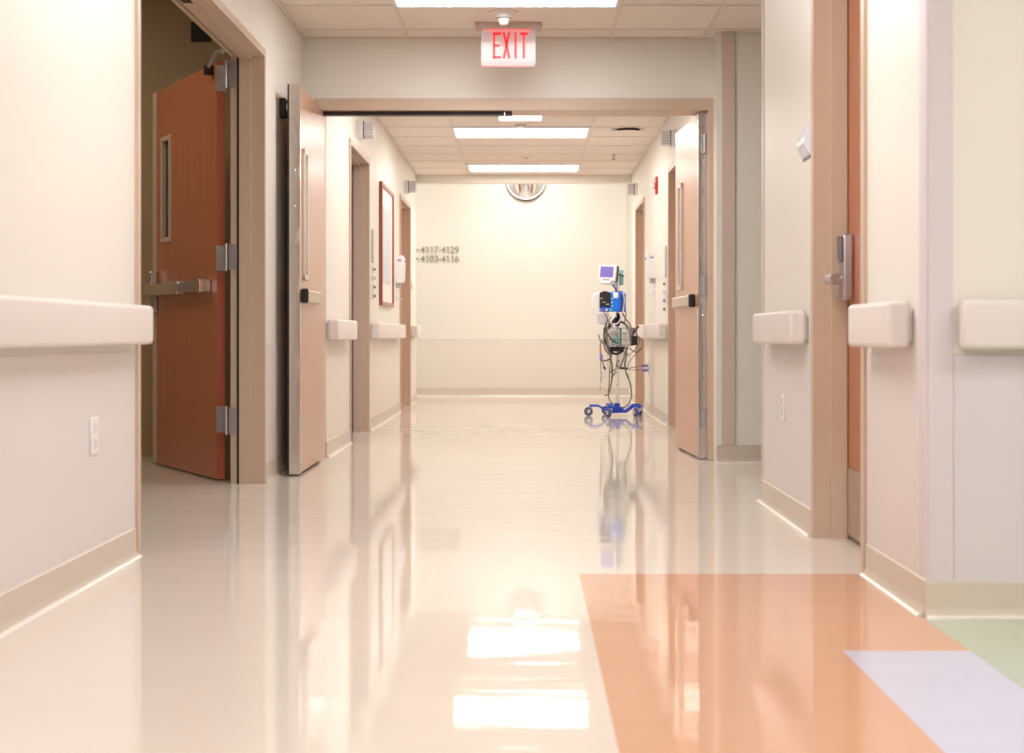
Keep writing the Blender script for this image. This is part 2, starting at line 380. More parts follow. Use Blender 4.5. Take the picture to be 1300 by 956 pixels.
# ------------------------------------------------------------------ door 2 : near right door
d2 = thing('door_2', 'near right doorway with orange wooden door, lever lock and steel kick plate', None, (XR, DR1, 0), kind='structure')
fr = yframe(MB(), 1, XR, DR0, DR1, 2.30).obj('door_frame', 'frame', d2)
b = MB(); b.box(XR+.122, XR+.165, DR0+.049, DR1-.049, .012, 2.25); lf = b.obj('door_leaf', 'wood', d2, bevel=.002)
b = MB(); b.box(XR+.117, XR+.122, DR0+.075, DR1-.075, .02, .28); b.obj('kick_plate', 'steel', lf)
lx = XR+.122; ly = DR1-.12
b = MB(); b.prism([(ly-.035, .93), (ly+.035, .93), (ly+.037, 1.0), (ly+.037, 1.15), (ly+.03, 1.185), (ly-.03, 1.185), (ly-.037, 1.15), (ly-.037, 1.0)], lx, lx-.042, 'X')
es = b.obj('lock_body', 'satin', lf, bevel=.01, seg=3)
b = MB(); b.prism([(ly-.038, 1.08), (ly+.0, 1.075), (ly+.03, 1.10), (ly+.034, 1.178), (ly-.034, 1.178)], lx-.042, lx-.05, 'X'); b.obj('keypad_cover', 'gray', es, bevel=.003)
b = MB(); b.tube([(lx-.04, ly, 1.01), (lx-.095, ly, 1.01)], .02, 12); b.tube(spline([(lx-.085, ly+.004, 1.01), (lx-.094, ly-.03, 1.01), (lx-.09, ly-.12, 1.01)]), [.021]*8+[.019]*9, 12)
b.obj('lever_handle', 'satin', es)

# ------------------------------------------------------------------ far corridor doors 3..6
def far_door(nm, label, side, xin, y0, y1, leafmat):
    d = thing(nm, label, None, (xin, y0, 0), kind='structure')
    yframe(MB(), side, xin, y0, y1, FZ).obj('door_frame', 'frame', d)
    s = -1 if side < 0 else 1
    b = MB(); b.box(xin+s*.122, xin+s*.158, y0+.049, y1-.049, .012, FZ-.05); lf = b.obj('door_leaf', leafmat, d)
    b = MB(); b.box(xin+s*.122, xin+s*.116, y0+.07, y0+.15, .98, 1.1); b.tube([(xin+s*.12, y0+.11, 1.04), (xin+s*.07, y0+.11, 1.04), (xin+s*.07, y0+.22, 1.04)], .01, 8)
    b.obj('lever_handle', 'dbrown', lf)
    return d
far_door('door_3', 'nearer left doorway of the far corridor with bluish door', -1, FL, *LD[0], 'bluegr')
far_door('door_4', 'farther left doorway of the far corridor beside the picture', -1, FL, *LD[1], 'wood')
far_door('door_5', 'nearer right doorway of the far corridor behind the open leaf', 1, FR, *RD[0], 'wood')
far_door('door_6', 'farther right doorway of the far corridor behind the cart', 1, FR, *RD[1], 'wood')

# ------------------------------------------------------------------ double-door frame and its two open leaves
d7 = thing('door_7', 'cross corridor double door frame with both glare-paled wooden leaves open', None, (0, YH, 0), kind='structure')
b = MB(); fw = .045
b.box(OPL-fw, OPR+fw, YH-.012, YH+.212, OPT, OPT+.077)
b.box(OPR, OPR+fw, YH-.012, YH+.212, 0, OPT); b.box(OPL-fw, OPL, YH-.012, YH+.212, 0, OPT)
fr = b.obj('door_frame', 'frame', d7, bevel=.003)
b = MB(); b.box(OPL, -.09, YH+.03, YH+.08, OPT-.024, OPT); b.obj('door_track', 'dbrown', fr)
b = MB(); b.box(-.14, -.134, YH+.028, YH+.082, OPT-.026, OPT); b.obj('track_joint', 'steel', fr)
def leaf_T(a, bb, face):
    a = Vector(a); bb = Vector(bb); u = (bb-a).normalized(); n = Vector((-u.y, u.x, 0))
    if n.x*face < 0: n = -n
    return Matrix(((u.x, n.x, 0, a.x), (u.y, n.y, 0, a.y), (0, 0, 1, 0), (0, 0, 0, 1))), (bb-a).length
# local: x from free/near edge to far edge, +y = visible face
def big_leaf(a, bb, face, near_steel, lite, barr, label, ztop=2.205, zl=(1.11, 1.86)):
    T, L = leaf_T(a, bb, face); t = .055
    b = MB(T); l0, l1 = lite
    b.box(.003, l0, -t, 0, .015, ztop); b.box(l1, L, -t, 0, .015, ztop); b.box(l0, l1, -t, 0, .015, zl[0]); b.box(l0, l1, -t, 0, zl[1], ztop)
    lf = b.obj('door_leaf', 'wood_glare', d7)
    b = MB(T); b.box(-.003, .003, -t-.003, .003, .01, ztop+.006); b.box(0.0, .022, 0, .003, .01, ztop+.006)
    for k in range(11):
        z = .12+k*.2; b.tube([(-.003, -t/2+random.uniform(-.006, .006), z), (-.0055, -t/2, z)], .006, 8)
    b.obj('edge_guard', 'steel', lf)
    b = MB(T); b.box(-.004, .006, -t-.012, -t-.003, .012, ztop); b.obj('gasket', 'black', lf)
    w = .032
    b = MB(T); b.box(l0, l0+w, -t-.005, .012, zl[0], zl[1]); b.box(l1-w, l1, -t-.005, .012, zl[0], zl[1]); b.box(l0, l1, -t-.005, .012, zl[0], zl[0]+w); b.box(l0, l1, -t-.005, .012, zl[1]-w, zl[1])
    b.obj('vision_frame', 'base', lf, bevel=.004)
    b = MB(T); b.box(l0+w, l1-w, -.03, -.024, zl[0]+w, zl[1]-w); b.obj('vision_glass', 'print', lf)
    b = MB(T); b.box(barr[0], barr[1], 0, .04, .98, 1.052); pb = b.obj('push_bar', 'bar', lf, bevel=.01, seg=3)
    b = MB(T); b.box(barr[0]-.012, barr[0]+.012, -.0, .042, .974, 1.058) if near_steel else b.box(barr[0]-.012, barr[0]+.012, 0, .042, .974, 1.058)
    b.obj('bar_end_cap', 'black', pb, bevel=.01)
    b = MB(T); b.box(.03, .07, -.01, .002, ztop-.02, ztop+.004); b.box(L-.1, L-.04, -t+.01, -.01, .0, .016); b.obj('door_bolt', 'satin', lf)
    return lf
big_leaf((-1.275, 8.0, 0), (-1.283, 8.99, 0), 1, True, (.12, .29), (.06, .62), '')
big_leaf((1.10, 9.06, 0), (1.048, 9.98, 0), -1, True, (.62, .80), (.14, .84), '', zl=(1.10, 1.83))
for (x, y, s) in ((-1.31, 8.995, 1), (1.135, 9.04, -1)):
    for za in (.2, 1.05, 1.95):
        b = MB(); b.tube([(x, y+.012, za), (x, y+.012, za+.12)], .011, 10); b.box(x-.02, x+.02, y+.008, y+.016, za, za+.12); b.obj('hinge', 'satin', d7)

b = MB(); b.box(-1.41, -1.375, 8.12, 8.2, 2.04, 2.15); hm = b.obj('door_holder', 'black', None, bevel=.006)
tag(hm, 'black magnetic door holder on the wall behind the open left leaf', 'door holder')
b = MB(); b.lathe((-1.375, 8.16, 2.10), [(.024, 0), (.024, .02), (.018, .028)], 'X', 16)
b.obj('magnet_face', 'satin', hm)

# ------------------------------------------------------------------ handrails
GR = 'vinyl handrails along the walls'
def handrail(label, side, xin, y0, y1, caps=(1, 1), z0=.757, z1=.897, pr=.082):
    s = 1 if side < 0 else -1
    t = thing('wall_handrail', label, 'handrail', (xin, (y0+y1)/2, z0), GR)
    c = .05
    a = y0+(c if caps[0] else 0); d = y1-(c if caps[1] else 0)
    def sec(q0, q1, nm, g=0, bev=.016):
        b = MB(); b.box(xin+s*.012, xin+s*(pr-g), q0, q1, z0+g, z1-g); return b.obj(nm, 'rail', t, bevel=bev, seg=4)
    b = MB(); r = .016; x_ = lambda q: xin+s*q
    pf = []
    for cx, cz, a0 in ((pr-r-.001, z1-r-.001, 0), (.013, z1-.001, None), (.013, z0+.001, None), (pr-r-.001, z0+r+.001, -90)):
        if a0 is None: pf.append((x_(cx), cz))
        else:
            seq = [a0+k*18 for k in range(6)]
            for q in seq: pf.append((x_(cx+r*math.cos(math.radians(q))), cz+r*math.sin(math.radians(q))))
    b.prism(pf, a, d, 'Y'); b.obj('rail_cover', 'rail', t)
    if caps[0]: sec(y0, a+.03, 'end_cap', .0012)
    if caps[1]: sec(d-.03, y1, 'end_cap', .0012)
    b = MB(); b.box(xin+s*.003, xin+s*.013, y0+.02, y1-.02, z0+.02, z1-.02)
    k = y0+.15
    while k < y1-.1 and k < y0+6: b.box(xin+s*.003, xin+s*.03, k, k+.04, z0+.01, z1-.03); k += .8
    b.obj('bracket', 'rail', t)
    return t
handrail('long pale vinyl handrail on the near left wall, running out of the picture', -1, XL, -3.0, 5.08, (0, 1), .762, .902)
handrail('short pale handrail on the near right wall between door and outer corner', 1, XR, 4.15, 4.67)
handrail('short pale handrail on the right wall beyond the near orange door', 1, XR, 5.70, 6.63)
handrail('pale handrail on the left wall of the far corridor before the first doorway', -1, FL, 9.25, 10.28)
handrail('pale handrail on the left wall under the framed picture', -1, FL, 11.80, 14.42)
handrail('short pale handrail on the left wall past the last doorway', -1, FL, 15.97, 16.6)
handrail('pale handrail on the right wall behind the medical cart', 1, FR, 12.46, 14.86)
handrail('pale handrail on the right wall hidden mostly behind the open right leaf', 1, FR, 9.95, 11.0)
# lobby one runs along X
t = thing('wall_handrail', 'pale handrail on the wall facing the viewer at the right edge', 'handrail', (1.3, YF, .757), GR)
b = MB()
pf = []; pr = .082; r = .016; z0, z1 = .757, .897
for cy, cz, a0 in ((pr-r-.001, z1-r-.001, 0), (.013, z1-.001, None), (.013, z0+.001, None), (pr-r-.001, z0+r+.001, -90)):
    if a0 is None: pf.append((YF-cy, cz))
    else:
        for q in range(6): an = math.radians(a0+18*q); pf.append((YF-(cy+r*math.cos(an)), cz+r*math.sin(an)))
b.prism(pf, 1.27, 4.6, 'X'); b.obj('rail_cover', 'rail', t)
b = MB(); b.box(1.215, 1.30, YF-.012, YF-pr+.0012, z0+.0012, z1-.0012); b.obj('end_cap', 'rail', t, bevel=.016, seg=4)
b = MB(); b.box(1.25, 4.55, YF-.013, YF-.003, z0+.02, z1-.02); b.obj('bracket', 'rail', t)

# ------------------------------------------------------------------ outlets
def outlet(label, side, xin, yc, zc, w=.075, h=.12, nm='power_outlet', cat='outlet', grp='outlets low on the walls'):
    s = 1 if side < 0 else -1; x = xin+s*.003
    t = thing(nm, label, cat, (xin, yc, zc-h/2), grp)
    b = MB(); b.box(x, x+s*.007, yc-w/2, yc+w/2, zc-h/2, zc+h/2); b.obj('cover_plate', 'white', t, bevel=.003)
    for q in (-1, 1):
        b = MB(); b.box(x+s*.007, x+s*.010, yc-.017, yc+.017, zc+q*.026-.016, zc+q*.026+.016); so = b.obj('socket', 'white2', t, bevel=.002)
        b = MB(); b.box(x+s*.010, x+s*.0105, yc-.008, yc-.005, zc+q*.026-.004, zc+q*.026+.008); b.box(x+s*.010, x+s*.0105, yc+.005, yc+.008, zc+q*.026-.004, zc+q*.026+.008); b.obj('slot', 'lgray', so)
    return t
outlet('white power outlet low on the near left wall', -1, XL, 4.62, .47)
outlet('white power outlet low on the right wall under the short handrail', 1, XR, 6.25, .48, .08, .12)
outlet('white power outlet behind the cart with two violet plugs in it', 1, FR, 14.42, .455, .08, .13)
b = MB(); b.box(FL+.003, FL+.01, 16.08, 16.16, 1.28, 1.40); sw = b.obj('light_switch', 'white', None, bevel=.002)
tag(sw, 'small white light switch plate past the last left doorway', 'light switch')
b = MB(); b.box(FL+.01, FL+.016, 16.105, 16.135, 1.31, 1.37); b.obj('rocker', 'white2', sw)

# ------------------------------------------------------------------ nurse call dome lights over the doors
GD = 'corridor signal lights over the doors'
def dome(label, side, xin, y, z):
    s = 1 if side < 0 else -1
    t = thing('signal_light', label, 'signal light', (xin, y, z), GD)
    b = MB(); b.box(xin-s*.004, xin+s*.035, y-.055, y+.055, z, z+.135); b.obj('wall_box', 'white', t, bevel=.004)
    b = MB(); b.box(xin+s*.035, xin+s*.115, y-.045, y+.045, z+.008, z+.127); le = b.obj('lens', 'white2', t, bevel=.006)
    for k in range(5):
        b = MB(); zz = z+.018+k*.022; b.box(xin+s*.036, xin+s*.117, y-.047, y+.047, zz, zz+.007); b.obj('rib', 'lgray', le)
    b = MB(); b.box(xin+s*.035, xin+s*.043, y-.048, y+.048, z+.004, z+.131); b.obj('divider', 'gray', t)
    return t
dome('white ribbed signal light above the first left doorway of the far corridor', -1, FL, 11.07, 2.32)
dome('small white ribbed signal light above the last left doorway', -1, FL, 15.25, 2.31)
dome('white ribbed signal light on the right wall above the open leaf', 1, FR, 11.9, 2.37)
dome('small white ribbed signal light above the last right doorway', 1, FR, 15.9, 2.35)

# red fire strobe
t = thing('fire_alarm', 'red fire alarm strobe with white flasher high on the right wall', 'fire alarm', (FR, 13.5, 2.13))
b = MB(); b.box(FR+.004, FR-.02, 13.44, 13.56, 2.13, 2.29); b.obj('back_plate', 'red', t, bevel=.004)
b = MB(); b.box(FR-.02, FR-.06, 13.46, 13.54, 2.18, 2.24); b.obj('flasher', 'white', t, bevel=.01)

# ------------------------------------------------------------------ hand sanitizer dispensers
def sanitizer(label, side, xin, y, z0, z1):
    s = 1 if side < 0 else -1
    t = thing('sanitizer_dispenser', label, 'soap dispenser', (xin, y, z0), 'hand sanitizer dispensers')
    pf = [(xin-s*.004, z0), (xin+s*.07, z0), (xin+s*.088, z0+.03), (xin+s*.09, z1-.04), (xin+s*.075, z1), (xin-s*.004, z1)]
    b = MB(); b.prism(pf, y-.06, y+.06, 'Y'); b.obj('housing', 'white', t, bevel=.006)
    b = MB(); b.box(xin+s*.088, xin+s*.093, y-.04, y+.04, z1-.07, z1-.045); b.box(xin+s*.02, xin+s*.055, y-.0605, y-.0595, z1-.055, z1-.04); b.obj('logo_patch', 'purple', t)
    b = MB(); b.box(xin, xin+s*.05, y-.035, y+.035, z0-.045, z0); b.obj('nozzle', 'lgray', t, bevel=.004)
    b = MB(); b.box(xin+s*.0, xin+s*.012, y-.045, y+.045, z0-.16, z0-.12); b.box(xin, xin+s*.07, y-.045, y+.045, z0-.165, z0-.155); b.obj('drip_tray', 'white2', t)
    return t
sanitizer('white hand sanitizer dispenser on the left wall between picture and doorway', -1, FL, 14.2, 1.305, 1.58)
sanitizer('white hand sanitizer dispenser on the right wall above the handrail', 1, FR, 13.75, 1.335, 1.585)

# small wall signs with raised dots beside doors
def strip_sign(label, side, xin, y, z0, z1):
    s = 1 if side < 0 else -1; x = xin
    t = thing('door_sign_panel', label, 'sign', (x, y, z0), 'slim sign panels beside doors')
    b = MB(); b.box(x, x+s*.012, y-.07, y+.07, z1-.28, z1); b.obj('name_plate', 'lgray', t, bevel=.002)
    for k in range(4):
        zz = z1-.36-k*.075
        b = MB(); b.box(x, x+s*.014, y-.05, y+.05, zz, zz+.05); tb = b.obj('chart_flag', 'white2', t)
        b = MB(); b.tube([(x+s*.014, y, zz+.025), (x+s*.028, y, zz+.025)], .011, 8); b.obj('flag_knob', 'base' if k == 1 else 'gray', tb)
    return t
strip_sign('slim grey sign panel with knobs beside the first left doorway', -1, FL, 12.0, 1.03, 1.68)
strip_sign('slim grey sign panel with knobs on the right wall before the doorway', 1, FR, 12.62, 1.03, 1.58)
# near right curved plaque
t = thing('room_plaque', 'small pale blue-grey curved room plaque beside the near orange door frame', 'sign', (XR, 5.74, 1.51))
b = MB(); pf = []
for k in range(9):
    q = k/8; pf.append((XR-.004-.026*math.sin(q*PI), 1.515+.12*q))
pf += [(XR+.004, 1.635), (XR+.004, 1.515)]
b.prism(pf, 5.65, 5.82, 'Y'); b.obj('plaque_face', 'plaque', t, bevel=.002)
b = MB(); b.box(XR-.003, XR, 5.65, 5.82, 1.503, 1.515); b.obj('plaque_edge', 'gray', t)
b = MB(); b.box(XR-.03, XR-.027, 5.70, 5.77, 1.555, 1.56); b.box(XR-.03, XR-.027, 5.70, 5.75, 1.575, 1.58); b.obj('plaque_text', 'lgray', t)

# ------------------------------------------------------------------ framed picture
t = thing('framed_picture', 'large framed picture with brown wooden frame on the left wall', 'picture', (FL, 13.1, 1.06))
py0, py1, pz0, pz1 = 12.56, 13.68, 1.055, 2.15; w = .036
b = MB(); b.box(FL, FL+.03, py0, py0+w, pz0, pz1); b.box(FL, FL+.03, py1-w, py1, pz0, pz1); b.box(FL, FL+.03, py0+w, py1-w, pz0, pz0+w); b.box(FL, FL+.03, py0+w, py1-w, pz1-w, pz1)
b.obj('picture_frame', 'pframe', t, bevel=.004)
b = MB(); b.box(FL, FL+.014, py0+w, py1-w, pz0+w, pz1-w); b.obj('picture_mat', 'matb', t)
b = MB(); b.box(FL+.014, FL+.016, py0+.2, py1-.2, pz0+.2, pz1-.2); b.obj('art_print', 'print', t)

# ------------------------------------------------------------------ text helper
def text_mesh(body, size, ext, T, name, m, parent=None, bold=0, sx=1):
    cu = bpy.data.curves.new(name, 'FONT'); cu.body = body; cu.size = size; cu.extrude = ext; cu.offset = bold; cu.align_x = 'LEFT'
    o = bpy.data.objects.new(name+'_tmp', cu); C.objects.link(o); bpy.context.view_layer.update()
    me = o.evaluated_get(bpy.context.evaluated_depsgraph_get()).to_mesh()
    vs = [v.co.copy() for v in me.vertices]; fs = [list(p.vertices) for p in me.polygons]
    x0 = min(v.x for v in vs); x1 = max(v.x for v in vs); y0 = min(v.y for v in vs); y1 = max(v.y for v in vs)
    o.to_mesh_clear(); bpy.data.objects.remove(o); bpy.data.curves.remove(cu)
    W, H, p = T      # target width, height, origin (lower left); facing -Y
    b = MB(); b.add([(p[0]+(v.x-x0)/(x1-x0)*W, p[1]-v.z, p[2]+(v.y-y0)/(y1-y0)*H) for v in vs], fs)
    return b.obj(name, m, parent, smooth=0)
GN = 'grey number lines on the end wall'
for body, yb, lab in (('4117-4129', 321.5, 'grey wall lettering 4117-4129 on the end wall'), ('4103-4116', 333.0, 'grey wall lettering 4103-4116 on the end wall')):
    s_ = 1805/YB; z = EYE+(424-yb)/s_; x = (534-668)/s_
    t = thing('wall_lettering', lab+(', upper line' if yb < 325 else ', lower line'), 'lettering', (x, YB-.006, z), GN)
    adv = .50/8.6; xx = x
    for ch in body:
        if ch == '-':
            b = MB(); b.box(xx+.004, xx+.026, YB-.012, YB, z+.032, z+.041); b.obj('dash', 'sign', t); xx += .034
        else:
            if ch == '1':
                b = MB(); q = xx+adv*.52; b.prism([(q-.005, z), (q+.006, z), (q+.006, z+.088), (q-.003, z+.088), (q-.02, z+.070), (q-.02, z+.061), (q-.005, z+.071)], YB-.012, YB, 'Y'); b.obj('digit', 'sign', t)
            else: text_mesh(ch, 1, .006, (adv*.84, .088, (xx+adv*.04, YB-.006, z)), 'digit', 'sign', t, bold=.006)
            xx += adv
    b = MB(); zc = z+.044
    b.prism([(x-.20, zc), (x-.13, zc+.045), (x-.13, zc+.012), (x-.03, zc+.012), (x-.03, zc-.012), (x-.13, zc-.012), (x-.13, zc-.045)], YB-.012, YB, 'Y'); b.obj('arrow', 'sign', t)

# ------------------------------------------------------------------ convex mirror on the end wall
t = thing('convex_mirror', 'round convex safety mirror with black rim high on the end wall', 'mirror', (0, YB, 2.5))
mc = (-.005, YB-.0, 2.775); R = .265
rs = 0.42; 
prof = []
for k in range(11):
    a = k/10*math.asin(.245/rs); prof.append((rs*math.sin(a), -(rs*math.cos(a)-rs*math.cos(math.asin(.245/rs)))-.03))
b = MB(); b.lathe(mc, prof+[(.245, 0)], 'Y', 40); b.obj('mirror_dome', 'mirror', t, smooth=60)
b = MB()
vs = []; 
b.tube([(mc[0]+.255*math.cos(q*PI/24), YB-.03, mc[2]+.262*math.sin(q*PI/24)) for q in range(49)], .007, 8, cap=False); b.obj('rim', 'black', t)
b = MB(); b.tube([(mc[0]+.249*math.cos(q*PI/24), YB-.032, mc[2]+.249*math.sin(q*PI/24)) for q in range(49)], .010, 8, cap=False); b.obj('white_band', 'white', t)

# ------------------------------------------------------------------ ceiling troffers
GT = 'recessed ceiling light panels'
def troffer(label, xc, yc, w=1.22, d=.62, z=ZC, mtl='lamp'):
    t = thing('ceiling_light', label, 'ceiling light', (xc, yc, z-.012), GT)
    f = .022
    b = MB(); b.box(xc-w/2-f, xc+w/2+f, yc-d/2-f, yc-d/2, z-.012, z); b.box(xc-w/2-f, xc+w/2+f, yc+d/2, yc+d/2+f, z-.012, z)
    b.box(xc-w/2-f, xc-w/2, yc-d/2, yc+d/2, z-.012, z); b.box(xc+w/2, xc+w/2+f, yc-d/2, yc+d/2, z-.012, z); b.obj('light_frame', 'white2', t)
    b = MB(); b.box(xc-w/2, xc+w/2, yc-d/2, yc+d/2, z-.009, z-.004); b.obj('diffuser', mtl, t)
    return t
troffer('lit ceiling panel nearest the viewer, at the top edge of the picture', -.112, 7.81, 1.24)
troffer('larger lit ceiling panel seen through the double door, before the second', -.047, 13.22, mtl='lampf')
troffer('smaller lit ceiling panel at the far end of the corridor', -.027, 16.04, mtl='lampf')
for y in (4.6, 1.4, -1.8, -4.6): troffer('lit ceiling panel behind the viewer over the near corridor', -.112, y, mtl='lampr')
for x, y in ((2.9, 2.2), (2.9, -1.2), (2.9, -4.4)): troffer('lit ceiling panel over the open lobby outside the picture', x, y, mtl='lampr')
for x in (-2.4, 0, 2.4): troffer('lit ceiling panel over the cross corridor, hidden by the beam', x, 17.55, z=3.1, mtl='lampc')
troffer('lit ceiling panel hidden above the double door header', -.04, 10.1, mtl='lampf')

troffer('added unseen ceiling lamp that brightens the dim room behind the left doorway', -3.2, 7.4, z=3.1, mtl='lampfill')  # lamp added out of view to brighten the unlit room
# ------------------------------------------------------------------ exit signs
def exit_sign(label, xc, yc, letters=True):
    t = thing('exit_sign', label, 'exit sign', (xc, yc, ZC), 'hanging exit signs')
    b = MB(); b.box(xc-.2, xc+.2, yc-.055, yc+.055, ZC-.035, ZC); ho = b.obj('ceiling_canopy', 'housing', t, bevel=.004)
    z1, z0 = ZC-.035, ZC-.255; w = .165
    b = MB(); b.prism([(xc-w, z1), (xc-w, z0+.012), (xc-w+.012, z0), (xc+w-.012, z0), (xc+w, z0+.012), (xc+w, z1)], yc-.003, yc+.003, 'Y'); b.obj('sign_panel', 'acryl' if letters else 'filmw', t)
    b = MB(); b.box(xc-w+.01, xc+w-.01, yc-.005, yc+.005, z0-.004, z0+.001); b.obj('lit_edge', 'exitedge', t)
    b = MB(); b.box(xc-w+.02, xc+w-.03, yc-.006, yc+.006, z1-.008, z1); b.obj('lit_slot', 'exitedge', t)
    if letters:
        lt = thing  # letters drawn as raised strokes
        zt, zb = z1-.018, z1-.175; k = .021
        xs = (xc-.093, xc-.025, xc+.035, xc+.07); H = zt-zb
        def letter(nm, quads):
            b = MB()
            for q in quads: b.prism(q, yc-.008, yc-.003, 'Y')
            return b.obj(nm, 'exitred', t)
        R = lambda x0, x1, a, c: [(x0, a), (x1, a), (x1, c), (x0, c)]
        x = xs[0]; letter('letter_e', [R(x, x+k*.6, zb, zt), R(x, x+.05, zt-.016, zt), R(x, x+.042, zb+H/2-.007, zb+H/2+.007), R(x, x+.05, zb, zb+.014)])
        x = xs[1]-.01; wv = .048; letter('letter_x', [[(x, zt), (x+.014, zt), (x+wv, zb), (x+wv-.014, zb)], [(x+wv-.014, zt), (x+wv, zt), (x+.014, zb), (x, zb)]])
        x = xs[2]+.002; letter('letter_i', [R(x, x+.013, zb, zt)])
        x = xs[3]-.002; letter('letter_t', [R(x, x+.05, zt-.016, zt), R(x+.0185, x+.0315, zb, zt)])
    return t
exit_sign('red EXIT sign hanging from the ceiling in front of the double door header', -.108, 8.62)
exit_sign('blank lit white sign panel hanging just behind the double door header', -.045, 10.85, False)

# ------------------------------------------------------------------ ceiling small things
def detector(nm, label, cat, x, y, r, body, drop):
    t = thing(nm, label, cat, (x, y, ZC-drop), None)
    b = MB(); b.lathe((x, y, ZC), [(r, 0), (r, -.006), (r*.85, -.012)], 'Z', 28); b.obj('mounting_ring', 'ceil', t)
    b = MB(); b.lathe((x, y, ZC-.01), [(body, 0), (body, -drop*.4), (body*.8, -drop*.6), (body*.55, -drop+.01)], 'Z', 24); b.obj('sensor_body', 'white', t)
    b = MB(); b.lathe((x, y, ZC-.01-drop*.35), [(body*1.03, 0), (body*1.03, -.006)], 'Z', 24); b.obj('dark_band', 'gray', t)
    return t
detector('smoke_detector', 'white smoke detector on the ceiling directly above the EXIT sign', 'smoke detector', -.13, 8.30, .085, .04, .075)
detector('smoke_detector', 'thin disc smoke detector between the two far ceiling lights', 'smoke detector', 0, 15.05, .06, .022, .035)
detector('smoke_detector', 'pale disc smoke detector just before the larger far ceiling light', 'smoke detector', -.05, 12.66, .13, .045, .04)
def sprinkler(label, x, y):
    t = thing('sprinkler', label, 'sprinkler', (x, y, ZC-.06), 'ceiling sprinklers')
    b = MB(); b.lathe((x, y, ZC), [(.035, .004), (.033, -.006), (.012, -.01), (.01, -.035)], 'Z', 18); b.obj('escutcheon', 'lgray', t)
    b = MB(); b.tube([(x-.012, y, ZC-.03), (x-.012, y, ZC-.052)], .003, 6); b.tube([(x+.012, y, ZC-.03), (x+.012, y, ZC-.052)], .003, 6); b.lathe((x, y, ZC-.052), [(.02, 0), (.02, -.003)], 'Z', 14); b.obj('deflector', 'gray', t)
sprinkler('small sprinkler on the far ceiling right of the detectors', .917, 14.9)
t = thing('ceiling_diffuser', 'round air diffuser with dark slot on the far ceiling', 'air vent', (.93, 13.0, ZC-.04))
b = MB(); b.lathe((.93, 13.0, ZC), [(.17, 0), (.165, -.008), (.12, -.012)], 'Z', 32); b.obj('diffuser_ring', 'ceil', t)
b = MB(); b.lathe((.93, 13.0, ZC-.008), [(.105, 0), (.105, -.022)], 'Z', 32); b.obj('dark_throat', 'black', t)
b = MB(); b.lathe((.93, 13.0, ZC-.034), [(.14, 0), (.14, -.004), (.05, -.012)], 'Z', 32); b.obj('diffuser_disc', 'ceil', t)

# ------------------------------------------------------------------ vital signs cart
CX, CY = .893, 13.9; SP = 130.0
def pz(py): return EYE+(424-py)/SP
def px(p): return (p-668)/SP
ct = thing('medical_cart', 'rolling vital signs monitor cart on blue five-legged base, hung with cables', 'medical cart', (CX, CY, 0))
b = MB(); b.lathe((CX, CY, .03), [(.05, 0), (.062, .012), (.058, .05), (.04, .06)], 'Z', 20); b.box(CX-.11, CX-.005, CY-.05, CY+.05, .03, .098); b.box(CX-.03, CX+.022, CY-.03, CY+.03, .09, .125)
hub = b.obj('base_hub', 'blue', ct, bevel=.006)
for k in range(5):
    a = math.radians(180+72*k); c, s = math.cos(a), math.sin(a)
    P = lambda r, z: Vector((CX+c*r, CY+s*r, z))
    b = MB(); pa = [(.03, .045), (.10, .045), (.15, .078), (.19, .10), (.275, .10)]
    q = Vector((-s, c, 0))*.016
    vs = []; fs = []
    for (r, z) in pa:
        for dd, dz in ((-1, -.011), (1, -.011), (1, .011), (-1, .011)): vs.append(P(r, z)+q*dd*(1 if r < .2 else .85)+Vector((0, 0, dz)))
    for i in range(len(pa)-1):
        for j in range(4): fs.append((i*4+j, i*4+(j+1) % 4, (i+1)*4+(j+1) % 4, (i+1)*4+j))
    fs += [(3,2,1,0), tuple(len(pa)*4-4+j for j in range(4))]
    b.add(vs, fs); lg = b.obj('base_leg', 'blue', ct, bevel=.003)
    e_ = P(.265, 0); off = Vector((-.02 if k != 3 else .015, -.015, 0)) if k != 2 else Vector((-.05, -.02, 0))
    b = MB(); b.tube([(e_.x, e_.y, .09), (e_.x, e_.y, .075)], .012, 10); b.box(e_.x-.016, e_.x+.016, e_.y-.014, e_.y+.014, .068, .078)
    w_ = e_+off; ax = Vector((0, 1, 0)) if k in (0, 4) else Vector((.92, .38, 0)); 
    for sg in (-1, 1): b.tube([e_+ax*.014*sg+Vector((0,0,.074)), w_+ax*.016*sg+Vector((0,0,.0435))], .009, 6)
    b.tube([w_-ax*.019+Vector((0,0,.0435)), w_+ax*.019+Vector((0,0,.0435))], .019, 16)
    ca = b.obj('caster_fork', 'lgray', lg)
    b = MB(); b.tube([w_-ax*.011+Vector((0,0,.0435)), w_+ax*.011+Vector((0,0,.0435))], .043, 20); b.tube([w_-ax*.014+Vector((0,0,.0435)), w_+ax*.014+Vector((0,0,.0435))], .016, 14)
    ca2 = b.obj('caster_wheel', 'navy', lg, bevel=.004)
b = MB(); b.tube([(CX, CY, .1), (CX, CY, 1.42)], .015, 14); po = b.obj('pole', 'white', ct)
b = MB()
b.tube([(CX, CY, .46), (CX, CY, .50)], .022, 14); b.obj('pole_collar', 'lgray', po)
for z in (.30, .42, .54):
    b = MB(); b.tube([(CX, CY, z), (CX, CY, z+.006)], .0158, 14); b.obj('pole_ring', 'lgray', po)
